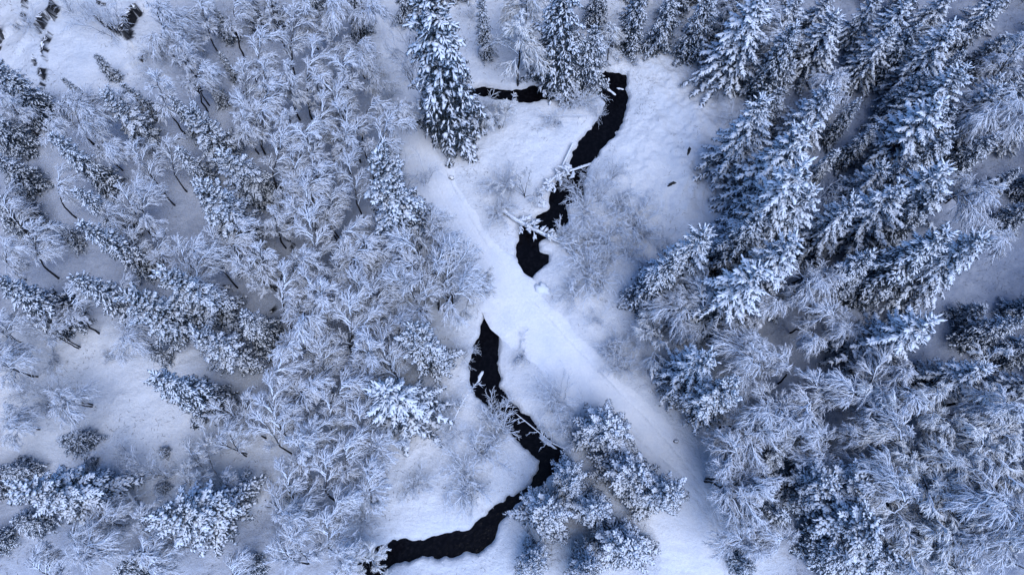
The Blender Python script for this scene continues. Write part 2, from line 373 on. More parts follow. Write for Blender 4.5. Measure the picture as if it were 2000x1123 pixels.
# ------------------------------------------------------------------ conifers
def conifer_meshes(seed, style):
    """returns (trunk, boughs, snow) meshes of a conifer 10 m high, standing on the origin"""
    R = np.random.default_rng(seed); h = 10.0
    st = dict(  # R radius, whorl gap, boughs a whorl, clump width, profile power, foliage start
      spruce=dict(r=1.75, gap=.34, nb=7, cw=.068, pw=.85, z0=.06, lat=.36, asc=.18, drp=.55, rag=.28, top=.02),
      finger=dict(r=2.2, gap=.50, nb=7, cw=.085, pw=.85, z0=.10, lat=.10, asc=.35, drp=.50, rag=.15, top=.02),
      pine=dict(r=1.95, gap=.40, nb=7, cw=.100, pw=.62, z0=.16, lat=.32, asc=.45, drp=.35, rag=.35, top=.04),
      slim=dict(r=1.0, gap=.28, nb=6, cw=.066, pw=.70, z0=.05, lat=.32, asc=.05, drp=.60, rag=.35, top=.01))[style]
    z = []; az = []
    zz = st['z0']*h; k = 0
    while zz < h*.985:
        m = st['nb'] + (1 if R.random() < .4 else 0) - (2 if zz > .85*h else 0)
        for j in range(m):
            if R.random() < .10: continue
            z.append(min(zz+R.normal(0, .09), h-.06)); az.append(k*2.4+j*2*math.pi/m+R.normal(0, .22))
        zz += st['gap']*R.uniform(.8, 1.2)*(1-.35*zz/h); k += 1
    z = np.array(z); az = np.array(az); t = z/h
    lobe = 1+.22*np.sin(az*2+seed)+.15*np.sin(az*3+seed*1.7+z*.8)
    prof = (1-t)**st['pw']*smooth(-.12, .16, t)+st['top']
    L = st['r']*prof*lobe*(1+R.normal(0, st['rag'], len(z))).clip(.45, 1.5)+.16
    asc = st['asc']*1.0+.9*smooth(.55, 1, t)-.35*smooth(.5, .1, t)
    D = np.stack([np.cos(az), np.sin(az), asc+R.normal(0, .1, len(z))], 1)*L[:, None]
    Q = np.zeros_like(D); Q[:, 2] = -st['drp']*L*(1.0-.6*smooth(.6, 1, t))
    lean = np.stack([.12*np.sin(z*.35+seed), .12*np.cos(z*.28+seed*2), z], 1); lean[:, :2] *= (z/h)[:, None]
    P = lean
    trunk = Bag()
    ts = np.linspace(0, h, 11); tp = np.stack([.12*np.sin(ts*.35+seed)*ts/h, .12*np.cos(ts*.28+seed*2)*ts/h, ts-.25*(ts == 0)], 1)
    for i in range(10):
        tubes(trunk, tp[i:i+1], tp[i+1:i+2]-tp[i:i+1], np.zeros((1, 3)), np.array([.15*(1-ts[i]/h)**.8+.015]), np.array([.15*(1-ts[i+1]/h)**.8+.015]), 1, 7, R=R)
    wood = Bag()
    tubes(wood, P, D, Q, .018+.012*L, np.full(len(z), .008), 4, 3, R=R)
    for lo in (R.choice(len(z), len(z)//8),):      # dead snags below the crown
        pass
    # clumps along the boughs and on their side shoots
    cp, cx, cl, cs = [], [], [], []
    for i in range(len(z)):
        n = max(2, int(L[i]/.17)); s = np.linspace(.22 if L[i] > .6 else .1, 1, n)+R.normal(0, .02, n)
        pp = P[i]+D[i]*s[:, None]+Q[i]*(s**2)[:, None]; tt = unit(D[i]+2*Q[i]*s[:, None])
        cp.append(pp); cx.append(tt); cl.append(np.full(n, .135)); cs.append(s)
        sd = np.array([-tt[0, 1], tt[0, 0], 0]); 
        for q in range(n-1):
            for g in (-1, 1):
                ll = st['lat']*L[i]*(1.12-s[q])*R.uniform(.7, 1.2)+.06
                nn = max(1, int(ll/.14))
                dd = unit(tt[q]*.75+g*sd*R.uniform(.6, 1.0)+np.array([0, 0, -.15+R.normal(0, .1)]))
                u = (np.arange(nn)+.8)/nn*ll
                cp.append(pp[q]+dd*u[:, None]-np.array([0, 0, 1.])*(u**2)[:, None]*.35); cx.append(np.tile(dd, (nn, 1))-np.array([0, 0, .5])*u[:, None])
                cl.append(np.full(nn, .115)); cs.append(s[q]+.2*u)
    cp = np.vstack(cp); cx = np.vstack(cx); cl = np.concatenate(cl); cs = np.concatenate(cs)
    if len(cp) > 4600:
        kx = R.permutation(len(cp))[:4600]; cp, cx, cl, cs = cp[kx], cx[kx], cl[kx], cs[kx]
    nd = Bag(); needles(nd, cp-[0, 0, .02], cx, cl*1.25, np.full(len(cp), st['cw']*1.5), R, 7)
    nd.add(np.vstack(wood.V), np.vstack(wood.F)) if wood.V else None
    if style == 'finger': cl = cl*1.25
    keep = R.random(len(cp)) < (.08+.48*smooth(.2, .85, cs)+.34*smooth(2, 8.5, cp[:, 2])+{'finger': .2, 'pine': .2, 'slim': .15, 'spruce': .0}[style])
    sp, sx, s_l = cp[keep], cx[keep], cl[keep]; n = len(sp)
    wd = st['cw']*R.lognormal(0, .38, n); sn = Bag()
    wd = wd*(1.2-.5*cs[keep].clip(0, 1))
    clumps(sn, sp+np.array([0, 0, .035]), sx+R.normal(0, .12 if style == 'finger' else .18, (n, 3)), s_l*R.uniform(.8, 1.35, n), wd, wd*.72, R)
    clumps(sn, np.array([[lean[-1, 0], lean[-1, 1], h]]), np.array([[.2, .1, 1.]]), np.array([.2]), np.array([.06]), np.array([.06]), R)
    return trunk.mesh('conifer trunk', M['bark']), nd.mesh('conifer boughs', M['needle'], False), sn.mesh('snow on conifer', M['clump'])

# ------------------------------------------------------------------ birches and shrubs
def birch_meshes(seed, style):
    """a frosted broadleaf about 7 m high; it bows towards +x.  returns trunk, branches, twigs meshes and the crown middle"""
    R = np.random.default_rng(seed); h = 7.0
    bow = dict(bow=2.2, up=.7, bush=.3, weep=.1, open=1.2)[style]
    ns = dict(bow=1, up=1, bush=5, weep=1, open=2)[style]
    P0 = np.zeros((ns, 3)); P0[:, :2] = R.normal(0, .18 if ns > 1 else 0, (ns, 2)); P0[:, 2] = -.15
    D0 = np.stack([R.normal(.2, .45 if ns > 1 else .2, ns), R.normal(0, .5 if ns > 1 else .15, ns), np.full(ns, h*1.12)], 1)
    Q0 = np.stack([np.full(ns, bow)+R.normal(0, .3, ns), R.normal(0, .5, ns), np.full(ns, -h*.16)], 1)
    if style == 'bush': D0[:, :2] = R.normal(0, 1.1, (ns, 2)); D0[:, 2] *= .8; Q0[:, :2] = D0[:, :2]*.8
    if style == 'bow': Q0[:, 2] -= h*.10
    def kids(P, D, Q, L, per, t0, t1, lr, sp, drp, R, bias=0., pw=1.0, updir=0.):
        n = len(P); t = (t0+(t1-t0)*((np.arange(per)[None]+R.random((n, per)))/per)**pw)
        pp = P[:, None]+D[:, None]*t[..., None]+Q[:, None]*(t**2)[..., None]
        tt = unit(D[:, None]+2*Q[:, None]*t[..., None])
        rnd = unit(R.normal(0, 1, (n, per, 3))); sd = unit(np.cross(tt, rnd))
        a = R.uniform(sp[0], sp[1], (n, per, 1))
        d = unit(tt*np.cos(a)+sd*np.sin(a)+np.array([bias, 0, updir]))
        ln = L[:, None]*(lr[0]+(lr[1]-lr[0])*t)*R.uniform(.7, 1.3, (n, per))
        D2 = d*ln[..., None]; Q2 = np.zeros_like(D2); Q2[..., 2] = -drp*ln*R.uniform(.6, 1.3, (n, per)); Q2[..., 0] += bias*.3*ln
        return pp.reshape(-1, 3), D2.reshape(-1, 3), Q2.reshape(-1, 3), ln.reshape(-1)
    L0 = np.full(ns, h)
    cfg = dict(bow=(13, .20, .20, .50), up=(17, .17, .15, .38), bush=(6, .34, .17, .30), weep=(26, .17, .30, .06), open=(7, .22, .30, .22))[style]
    per = cfg[0]
    P1, D1, Q1, L1 = kids(P0, D0, Q0, L0, per, cfg[1]+.18, 1.0, (cfg[2]*1.45, cfg[2]*.75), (.55, 1.15) if style != 'weep' else (1.0, 1.4), cfg[3]*.9+(.5 if style == 'weep' else 0), R, .25 if style in ('bow', 'open') else 0, updir=.25)
    if style == 'weep':
        tt = P1[:, 2]/h; D1 *= (1.25-1.0*tt)[:, None]; Q1 *= (1.25-1.0*tt)[:, None]; L1 *= (1.25-1.0*tt)
    P2, D2, Q2, L2 = kids(P1, D1, Q1, L1, 9, .15, 1.0, (.60, .34), (.40, .70), .30, R, .08)
    P3, D3, Q3, L3 = kids(P2, D2, Q2, L2, 7, .12, 1.0, (.60, .42), (.30, .60), .35, R, .05)
    P4, D4, Q4, L4 = kids(P3, D3, Q3, L3, 3, .25, .85, (.55, .5), (.3, .75), .35, R)
    k = R.permutation(len(P4))[:6500]; P4, D4, Q4, L4 = P4[k], D4[k], Q4[k], L4[k]
    tr = Bag(); tubes(tr, P0, D0, Q0, np.full(ns, .085 if ns < 3 else .045), np.full(ns, .022), 9, 6, .004, R)
    brs = []
    for q in range(ns):
        br = Bag(); m1 = slice(q*per, (q+1)*per); m2 = slice(q*per*9, (q+1)*per*9)
        tubes(br, P1[m1], D1[m1], Q1[m1], .028+.016*L1[m1], .018+.004*L1[m1], 5, 4, .02, R)
        tubes(br, P2[m2], D2[m2], Q2[m2], .022+.016*L2[m2], np.full(per*9, .016), 4, 3, .03, R); brs.append(br.mesh('birch limbs', M['limb']))
    tw = Bag(); tubes(tw, P3, D3, Q3, np.full(len(L3), .022), np.full(len(L3), .014), 3, 3, .03, R)
    tubes(tw, P4, D4, Q4, np.full(len(L4), .016), np.full(len(L4), .008), 1, 3, 0, R)
    c = P3[:, :3].mean(0); 
    return tr.mesh('birch trunk', M['bark']), brs, tw.mesh('birch twigs', M['heavy' if style in ('bush', 'weep') else 'birch']), c
def shrub_meshes(seed, n0, spread, h, thick):
    R = np.random.default_rng(seed)
    az = R.uniform(0, 6.28, n0); tl = R.uniform(.1, 1, n0)*spread
    P = np.zeros((n0, 3)); P[:, :2] = R.normal(0, .15*spread, (n0, 2)); P[:, 2] = -.05
    hh = h*R.uniform(.6, 1.1, n0)
    D = np.stack([np.cos(az)*tl, np.sin(az)*tl, hh*1.2], 1); Q = np.stack([np.cos(az)*tl*.5, np.sin(az)*tl*.5, -hh*.25], 1)
    st = Bag(); tubes(st, P, D, Q, np.full(n0, thick*1.5), np.full(n0, thick*.8), 5, 3, .015, R)
    def kids(P, D, Q, per, t0, lr, sp, drp):
        n = len(P); t = t0+(1-t0)*(np.arange(per)[None]+R.random((n, per)))/per
        pp = P[:, None]+D[:, None]*t[..., None]+Q[:, None]*(t**2)[..., None]; tt = unit(D[:, None]+2*Q[:, None]*t[..., None])
        sd = unit(np.cross(tt, R.normal(0, 1, (n, per, 3)))); a = R.uniform(sp[0], sp[1], (n, per, 1))
        d = unit(tt*np.cos(a)+sd*np.sin(a)); ln = np.linalg.norm(D, axis=1)[:, None]*lr*R.uniform(.5, 1.3, (n, per))
        D2 = d*ln[..., None]; Q2 = np.zeros_like(D2); Q2[..., 2] = -drp*ln
        return pp.reshape(-1, 3), D2.reshape(-1, 3), Q2.reshape(-1, 3)
    a = kids(P, D, Q, 7, .25, .34, (.4, .8), .2); b = kids(*a, 5, .1, .5, (.3, .8), .25); c = kids(*b, 1, .3, .5, (.3, .8), .2)
    tw = Bag()
    tubes(tw, *a, np.full(len(a[0]), thick), np.full(len(a[0]), thick*.6), 3, 3, .03, R)
    tubes(tw, *b, np.full(len(b[0]), thick*.75), np.full(len(b[0]), thick*.5), 2, 3, .03, R)
    tubes(tw, *c, np.full(len(c[0]), thick*.6), np.full(len(c[0]), thick*.35), 1, 3, 0, R)
    return st.mesh('shrub stems', M['limb']), tw.mesh('shrub twigs', M['shrub'])

# ================================================================== THE SETTING
def axis(lo, hi, step, far):
    a = list(np.arange(lo, hi+1e-6, step)); s = step; v = hi; r = []
    while v < far: s *= 1.22; v += s; r.append(v)
    s = step; v = lo; l = []
    while v > -far: s *= 1.22; v -= s; l.append(v)
    return np.array(l[::-1]+a+r)
gx = axis(-47, 47, .15, 3000); gy = axis(-8, 47, .15, 3000)
X, Y = np.meshgrid(gx, gy); shp = X.shape
Zg, Dst, Rdd, Rk = land(X.ravel(), Y.ravel())
V = np.stack([X.ravel(), Y.ravel(), Zg], 1)
ny, nx = shp; ii = (np.arange(ny-1)[:, None]*nx+np.arange(nx-1)[None]).ravel()
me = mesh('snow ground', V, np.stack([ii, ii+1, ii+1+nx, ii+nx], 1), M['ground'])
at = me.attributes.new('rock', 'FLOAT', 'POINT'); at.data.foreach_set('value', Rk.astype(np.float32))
xx, yy = X.ravel(), Y.ravel()
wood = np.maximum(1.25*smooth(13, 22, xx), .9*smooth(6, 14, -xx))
litter = (.17+.75*wood)*np.clip(.2+.5*wood+.9*fbm(xx, yy, 5, 40, 3), 0, 1)*smooth(.1, 1.5, Rdd)*smooth(.3, 1.2, Dst)*.8  # needle litter, raised in the woods to deepen the floor's shade too
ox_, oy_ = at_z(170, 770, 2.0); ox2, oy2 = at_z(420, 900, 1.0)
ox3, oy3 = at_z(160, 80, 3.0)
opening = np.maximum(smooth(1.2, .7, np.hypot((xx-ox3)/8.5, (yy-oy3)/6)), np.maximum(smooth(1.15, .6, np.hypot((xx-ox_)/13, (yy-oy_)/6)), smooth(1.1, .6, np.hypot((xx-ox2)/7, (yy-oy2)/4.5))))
at = me.attributes.new('wood_shade', 'FLOAT', 'POINT'); at.data.foreach_set('value', (.62*wood*(1-opening)*smooth(.1, 2.5, Rdd)).astype(np.float32))  # painted floor shade, strongest in the right wood, left out of the openings
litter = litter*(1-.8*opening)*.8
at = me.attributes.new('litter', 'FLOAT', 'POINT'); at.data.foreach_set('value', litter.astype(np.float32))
g = obj('ground', me); g['kind'] = 'structure'

# stream water: a sheet within the banks, a little wider than the cut
sxy = np.array(STREAM); wx = np.arange(sxy[:, 0].min()-.6, sxy[:, 0].max()+.6, .3); wy = np.arange(sxy[:, 1].min()-.3, sxy[:, 1].max()+.6, .3)
WX, WY = np.meshgrid(wx, wy); dd, _, _ = seg_dist(WX.ravel(), WY.ravel(), STREAM, True); ok = (inside(WX.ravel(), WY.ravel(), STREAM) | (dd < .55)).reshape(WX.shape)
nxw = len(wx); fw = []
for j in range(len(wy)-1):
    for i in range(nxw-1):
        if ok[j, i] and ok[j+1, i] and ok[j, i+1] and ok[j+1, i+1]:
            a = j*nxw+i; fw.append((a, a+1, a+1+nxw, a+nxw))
used = np.unique(np.array(fw)); mp = np.zeros(WX.size, int); mp[used] = np.arange(len(used))
wv = np.stack([WX.ravel()[used], WY.ravel()[used], np.full(len(used), -.62)], 1)
wo = obj('stream_water', mesh('stream water', wv, mp[np.array(fw)], M['water'])); wo['kind'] = 'structure'

# the track: packed snow sheet with ruts, edges dipping under the loose snow
rc = cr([(a, b, c) for (a, b), c in zip(ROAD, ROADW)], 60); NL = 57
dv = np.gradient(rc[:, :2], axis=0); nrm = unit(np.stack([-dv[:, 1], dv[:, 0]], 1)); slen = np.concatenate([[0], np.cumsum(np.hypot(*np.diff(rc[:, :2], axis=0).T))])
u = np.linspace(-1, 1, NL)
edge = .38*fbm(slen, slen*0, 1.6, 50, 3)[:, None]*(u < 0)+.38*fbm(slen, slen*0, 1.6, 51, 3)[:, None]*(u > 0)
lat = u[None]*(rc[:, 2:3]/2+.25)+edge*np.abs(u)[None]
PX = rc[:, None, 0]+nrm[:, None, 0]*lat; PY = rc[:, None, 1]+nrm[:, None, 1]*lat
zb = base_h(PX.ravel(), PY.ravel()).reshape(PX.shape)
_, dS, _, _ = land(PX.ravel(), PY.ravel(), False); dS = dS.reshape(PX.shape)
zb = zb*smooth(-.3, 3.0, np.maximum(dS, .0)) ; zl, _, _, _ = land(PX.ravel(), PY.ravel(), True); zl = zl.reshape(PX.shape)
wander = .12*vnoise(slen, slen*0, 7, 55)[:, None]
def groove(c, wdt, dep): return -dep*np.exp(-((lat-c-wander)/wdt)**2)
prof = .05-.055*np.abs(u)[None]**4-.14*np.abs(u)[None]**12
prof = prof+groove(-.85, .15, .012)+groove(.75, .15, .011)+groove(1.35, .07, .07)+groove(1.05, .06, .04)+groove(-1.3, .07, .03)+groove(.25, .06, .03)+groove(-.1, .06, .02)
bend = smooth(9, 5, PY)
for c_, k_, d_ in ((.2, .9, .05), (.75, .9, .05), (-.9, -1.1, .04)):
    prof = prof-d_*np.exp(-((lat-c_-k_*np.sin(slen[:, None]*.33)-wander)/.075)**2)*bend
prof = prof+.02*fbm(PX, PY, .8, 60, 4)+.010*vnoise(PX, PY, .22, 63)*smooth(.25, .8, np.abs(u))[None]+.02*vnoise(PX*.4+PY, PY*.4-PX*.2, .35, 61)*smooth(4, -2, PY)*.8
me = mesh('packed snow track', np.stack([PX.ravel(), PY.ravel(), (zb+prof).ravel()], 1),
     (lambda q: np.stack([q, q+1, q+1+NL, q+NL], 1))((np.arange(len(rc)-1)[:, None]*NL+np.arange(NL-1)[None]).ravel()), M['track'])
ro = obj('snowy_track', me); ro['kind'] = 'structure'

# ================================================================== THINGS
def boxmesh(bag, c, ax, ay, az_):
    c, ax, ay, az_ = map(np.array, (c, ax, ay, az_)); v = np.array([c+sx_*ax+sy_*ay+sz_*az_ for sx_ in (-1, 1) for sy_ in (-1, 1) for sz_ in (-1, 1)], float)
    bag.add(v, np.array([(0,1,3),(0,3,2),(4,6,7),(4,7,5),(0,4,5),(0,5,1),(2,3,7),(2,7,6),(0,2,6),(0,6,4),(1,5,7),(1,7,3)]))
# bridge
q = [np.array(at_z(a, b, 0.0)) for a, b in ((999,529),(1036,553),(990,636),(950,613))]
mid = sum(q)/4; along = unit((q[1]+q[2])/2-(q[0]+q[3])/2); cross = unit(((q[0]+q[1])-(q[2]+q[3]))/2)   # along the road, across it
bw = np.linalg.norm((q[0]+q[1])-(q[2]+q[3]))/4
br = bpy.data.objects.new('footbridge', None); C.objects.link(br); br.location = (mid[0], mid[1], 0)
tag(br, 'snow-covered timber bridge carrying the track over the black stream', 'bridge')
A3 = lambda v, s: np.array([v[0]*s, v[1]*s, 0.])
for s in (-1, 1):
    b = Bag(); boxmesh(b, A3(cross, s*(bw-.12))+[0, 0, -.30], A3(along, 1.75), A3(cross, .10), [0, 0, .13]); obj('edge_beam', b.mesh('bridge beam', M['timber'], False), br)
for k in range(13):
    b = Bag(); boxmesh(b, A3(along, -1.6+k*.267)+[0, 0, -.125+.004*(k % 2)], A3(along, .125), A3(cross, bw), [0, 0, .035]); obj('plank', b.mesh('bridge plank', M['timber'], False), br)
# snow blanket on the bridge
n = 26; b = Bag(); uu = np.linspace(-1, 1, n); U, W = np.meshgrid(uu, uu)
hgt = -.085+.12*(1-np.abs(U)**14)*(1-np.abs(W)**14)+.012*vnoise(U*4, W*4, 1, 70)
pts = along[None, None]*(U*1.9)[..., None]+cross[None, None]*(W*(bw+.07))[..., None]
Vb = np.concatenate([pts, hgt[..., None]], 2).reshape(-1, 3); i0 = (np.arange(n-1)[:, None]*n+np.arange(n-1)[None]).ravel()
b.add(Vb, np.concatenate([np.stack([i0, i0+1, i0+1+n], 1), np.stack([i0, i0+1+n, i0+n], 1)])); obj('snow_blanket', b.mesh('bridge snow', M['track']), br)

# rock ledges
def ledge_mesh(pts, w_, z_of):
    P = cr(pts, 6)[:, :2]; n = len(P); R = np.random.default_rng(int(abs(P[0, 0]*100)))
    dv = np.gradient(P, axis=0); nm = unit(np.stack([-dv[:, 1], dv[:, 0]], 1)); k = 9; V = []
    zc = land(P[:, 0], P[:, 1], True)[0]
    jag = R.normal(0, 1, n); P = P+nm*R.normal(0, w_*.35, (n, 1))
    taper = np.sin(np.linspace(.25, math.pi-.25, n))**.5
    for i in range(n):
        for j in range(k):
            a = j*2*math.pi/k; r = w_*.50*taper[i]*max(.15, 1+.55*R.normal()+.5*jag[i])
            V.append((P[i, 0]+nm[i, 0]*math.cos(a)*r, P[i, 1]+nm[i, 1]*math.cos(a)*r, zc[i]+math.sin(a)*r*.8-.05))
    f = []
    for i in range(n-1):
        for j in range(k):
            a, b2 = i*k+j, i*k+(j+1) % k; f += [(a, b2, b2+k), (a, b2+k, a+k)]
    for j in range(1, k-1): f += [(0, j+1, j), ((n-1)*k, (n-1)*k+j, (n-1)*k+j+1)]
    return mesh('rock ledge', np.array(V), np.array(f), M['rock'], False)

THINGS = []   # (object, noun phrase, kind key, px, py, category) for labelling
for (pts, w_, dr), (ppx, _, _) in zip(LEDGES, LEDGES_PX):
    o = obj('rock_ledge', ledge_mesh(pts, w_, None)); cx = sum(p[0] for p in ppx)/len(ppx); cy = sum(p[1] for p in ppx)/len(ppx)
    L_ = sum(math.dist(pts[i], pts[i+1]) for i in range(len(pts)-1))
    THINGS.append((o, ('long ' if L_ > 2.5 else 'short ' if L_ < .9 else '')+('thick ' if w_ > .4 else 'thin ' if w_ < .2 else '')+'dark rock edge', 'rock edges', cx, cy, 'rock ledge'))

# trees ------------------------------------------------------------
def make_tree(name, parts):
    e = bpy.data.objects.new(name, None); C.objects.link(e)
    for nm, me_, par in parts: obj(nm, me_, e)
    return e
def copy_tree(src):
    e = src.copy(); C.objects.link(e)
    for ch in src.children:
        c = ch.copy(); C.objects.link(c); c.parent = e
    return e
class Kit:
    def __init__(s, name, parts_fn): s.name = name; s.fn = parts_fn; s.p = {}; s.used = set()
    def get(s, key):
        if key not in s.p:
            r = s.fn(*key); s.p[key] = [make_tree(s.name(key) if callable(s.name) else s.name, r[0]), r[1], False]
        e = s.p[key]
        if not e[2]: e[2] = True; return e[0], e[1]
        return copy_tree(e[0]), e[1]
def con_fn(style, v):
    a, b_, c = conifer_meshes(100*v+{'spruce': 1, 'finger': 2, 'pine': 3, 'slim': 4}[style], style)
    return [('trunk', a, None), ('boughs', b_, None), ('snow_load', c, None)], None
CON = Kit(lambda k: 'pine_tree' if k[0] == 'pine' else 'spruce_tree', con_fn)
def bir_fn(style, v):
    a, b_, c, mid_ = birch_meshes(900+37*v+{'bow': 1, 'up': 2, 'bush': 3, 'weep': 4, 'open': 5}[style], style)
    return [('trunk', a, None)]+[('branches', q, None) for q in b_]+[('twigs', c, None)], mid_
BIR = Kit('birch_tree', bir_fn)
def shr_fn(kind, v):
    a, b_ = shrub_meshes(500+v+{'big': 0, 'thin': 40, 'low': 80}[kind], *{'big': (13, 1.4, 1.8, .022), 'thin': (9, 1.1, 2.2, .012), 'low': (10, .6, .6, .014)}[kind])
    return [('stems', a, None), ('twigs', b_, None)], None
SHR = Kit('frosted_shrub', shr_fn)

# conifers: tip pixel, base pixel, style letter, width factor
CONIFERS = [
 (-30,115,101,233,'s',1.15),(-40,205,56,294,'s',1.1),(-20,300,71,368,'s',1.1),(180,108,228,157,'l',1),(132,146,172,200,'l',.8),
 (210,185,305,285,'p',1),(250,155,300,230,'l',1),(345,185,400,270,'l',1.1),(436,98,463,155,'l',.9),(412,150,440,205,'l',1),
 (394,199,455,325,'p',.9),(440,290,510,390,'p',1.0),(350,285,415,362,'l',1.2),(95,262,225,372,'l',1.1),(420,15,450,75,'s',1),
 (490,-20,515,60,'s',1),(535,-30,550,45,'s',1),(690,-40,711,66,'s',.8),(835,-60,903,255,'s',1.25),(772,-50,800,45,'s',.9),(970,-20,950,112,'l',.8),
 (735,298,797,492,'p',1.0),(490,310,525,388,'s',1),(1105,-60,1098,180,'s',1.1),(1148,50,1142,165,'s',1.2),(1240,-50,1225,92,'s',.95),
 (1308,-40,1282,98,'s',.95),(1368,-30,1342,112,'s',1),(1165,-80,1160,50,'s',1),(1325,-70,1310,40,'s',.9),(1495,-10,1412,160,'f',1.2),(1560,40,1475,190,'s',1.0),
 (1512,192,1415,335,'f',1.0),(1567,0,1505,105,'f',1),(1627,-10,1570,75,'f',1),(1640,25,1562,148,'f',1),(1712,-20,1650,90,'f',.9),
 (1800,10,1680,130,'f',1),(1870,-25,1780,80,'f',1),(1950,-15,1885,62,'f',1),(1955,62,1880,150,'s',1),(2012,58,1950,120,'f',1),
 (1885,70,1740,192,'f',1.0),(1900,125,1765,245,'s',1),(1927,155,1745,270,'f',1),(1882,215,1700,335,'f',1.1),(1868,335,1710,440,'f',1.1),
 (1635,170,1528,292,'f',1.0),(1582,258,1450,400,'f',1.0),(1597,345,1445,480,'f',1.0),(2002,145,1945,212,'f',1),(1797,48,1700,160,'s',.9),
 (1592,374,1480,490,'f',.9),(1675,384,1560,492,'f',.85),(1770,378,1640,480,'f',1.0),(1828,428,1670,570,'s',1.15),(1918,440,1745,570,'f',1.0),
 (1695,490,1600,578,'s',1.1),(1552,468,1440,575,'f',1.0),(2015,375,1955,440,'s',1),(1845,372,1710,470,'s',1),(1803,612,1668,693,'f',1.15),
 (1922,697,1800,758,'f',1.0),(2012,712,1930,765,'f',1.1),(1912,578,1870,625,'s',1),(1985,608,1885,668,'s',1.1),(2045,560,1965,618,'s',1.1),
 (2035,645,1935,700,'s',1.1),(1395,452,1300,560,'f',.95),(1335,515,1262,592,'s',1.0),(1470,508,1372,632,'f',1.15),(1505,425,1395,520,'s',1.0),
 (1385,690,1310,790,'f',1.1),(1432,760,1365,845,'p',1.05),(1200,832,1182,850,'p',1.5),(1128,934,1098,932,'p',.9),(1070,1000,1042,995,'p',1.15),
 (1161,988,1140,986,'p',.95),(1248,920,1215,925,'p',1.35),(1306,960,1275,968,'p',1.15),(1232,1068,1205,1055,'p',1.5),(1155,1112,1140,1095,'p',1.0),
 (1046,1100,1042,1078,'p',.85),(1472,1118,1440,1098,'s',1),(1500,945,1440,960,'s',1.3),(1625,930,1545,950,'p',1.0),(1688,925,1600,955,'p',1.0),
 (1705,1000,1595,1020,'p',1.1),(1655,1088,1590,1078,'s',1.3),(1530,860,1490,885,'p',.9),(1985,1062,1930,1060,'s',1.3),(2000,1000,1940,1005,'s',1.1),
 (-25,368,62,440,'s',1.1),(103,430,150,472,'l',1.2),(150,450,300,528,'l',1.1),(222,465,292,520,'l',1.2),(145,375,265,452,'l',1.0),
 (388,362,500,478,'p',1.1),(-10,545,140,622,'s',1.2),(147,537,280,620,'l',1.1),(264,550,400,660,'p',.95),(310,530,448,622,'p',.95),
 (403,645,482,712,'p',1.15),(290,725,430,795,'s',1.1),(300,690,326,702,'l',1.2),(480,505,545,545,'s',1),(815,650,880,765,'p',1.0),
 (700,580,726,622,'s',1.1),(485,608,535,660,'s',1.1),(755,765,800,840,'f',1.45),(37,975,222,965,'p',1.15),(335,982,468,1005,'p',1.15),
 (118,855,170,865,'s',1.2),(10,892,60,920,'s',1.2),(-20,935,12,948,'s',1.2),(-25,1050,12,1060,'s',1.2),(172,905,184,907,'s',1.4),(318,882,326,884,'s',1.4),
 (312,952,322,954,'s',1.4),(50,1003,85,1015,'s',1.3),(465,1112,500,1110,'s',1.2),(135,1035,160,1038,'s',1.4),(560,960,585,970,'s',1.2),
 (545,385,575,430,'s',1.1),(230,1110,280,1110,'s',1.2),(1560,120,1500,200,'s',1.0),(1760,60,1660,170,'f',.9),(1830,150,1720,240,'s',1.0),(1990,330,1920,380,'s',1),
 (1960,240,1870,310,'s',1),(1660,560,1600,600,'s',.9),(1430,20,1390,90,'s',1),(1445,-60,1420,30,'s',1),(600,-40,620,30,'s',1),
 (1745,330,1650,400,'f',1),(1720,250,1640,320,'s',1),(1530,1000,1480,1005,'s',1.2),(1600,845,1545,862,'f',1.1),(1745,1085,1665,1078,'p',1.1),(1960,820,1900,835,'s',1.1),(405,380,450,440,'s',1),(2010,240,1950,290,'f',1),
]
STY = {'s': 'spruce', 'f': 'finger', 'p': 'pine', 'l': 'slim'}
def solve_height(tx, ty, x, y, z):
    """height at which the vertical through (x,y) is nearest to the ray through the tip pixel"""
    d = np.array([float(v) for v in ray(tx, ty)]); d /= np.linalg.norm(d); o = np.array([0, 0, CAM_H]); a = np.array([x, y, z])
    w0 = a-o; b_ = d[2]; dd = d@w0; e = w0[2]; den = 1-b_*b_
    return (b_*dd-e)/den
TREES = []
px_right = lambda v: v > 1380
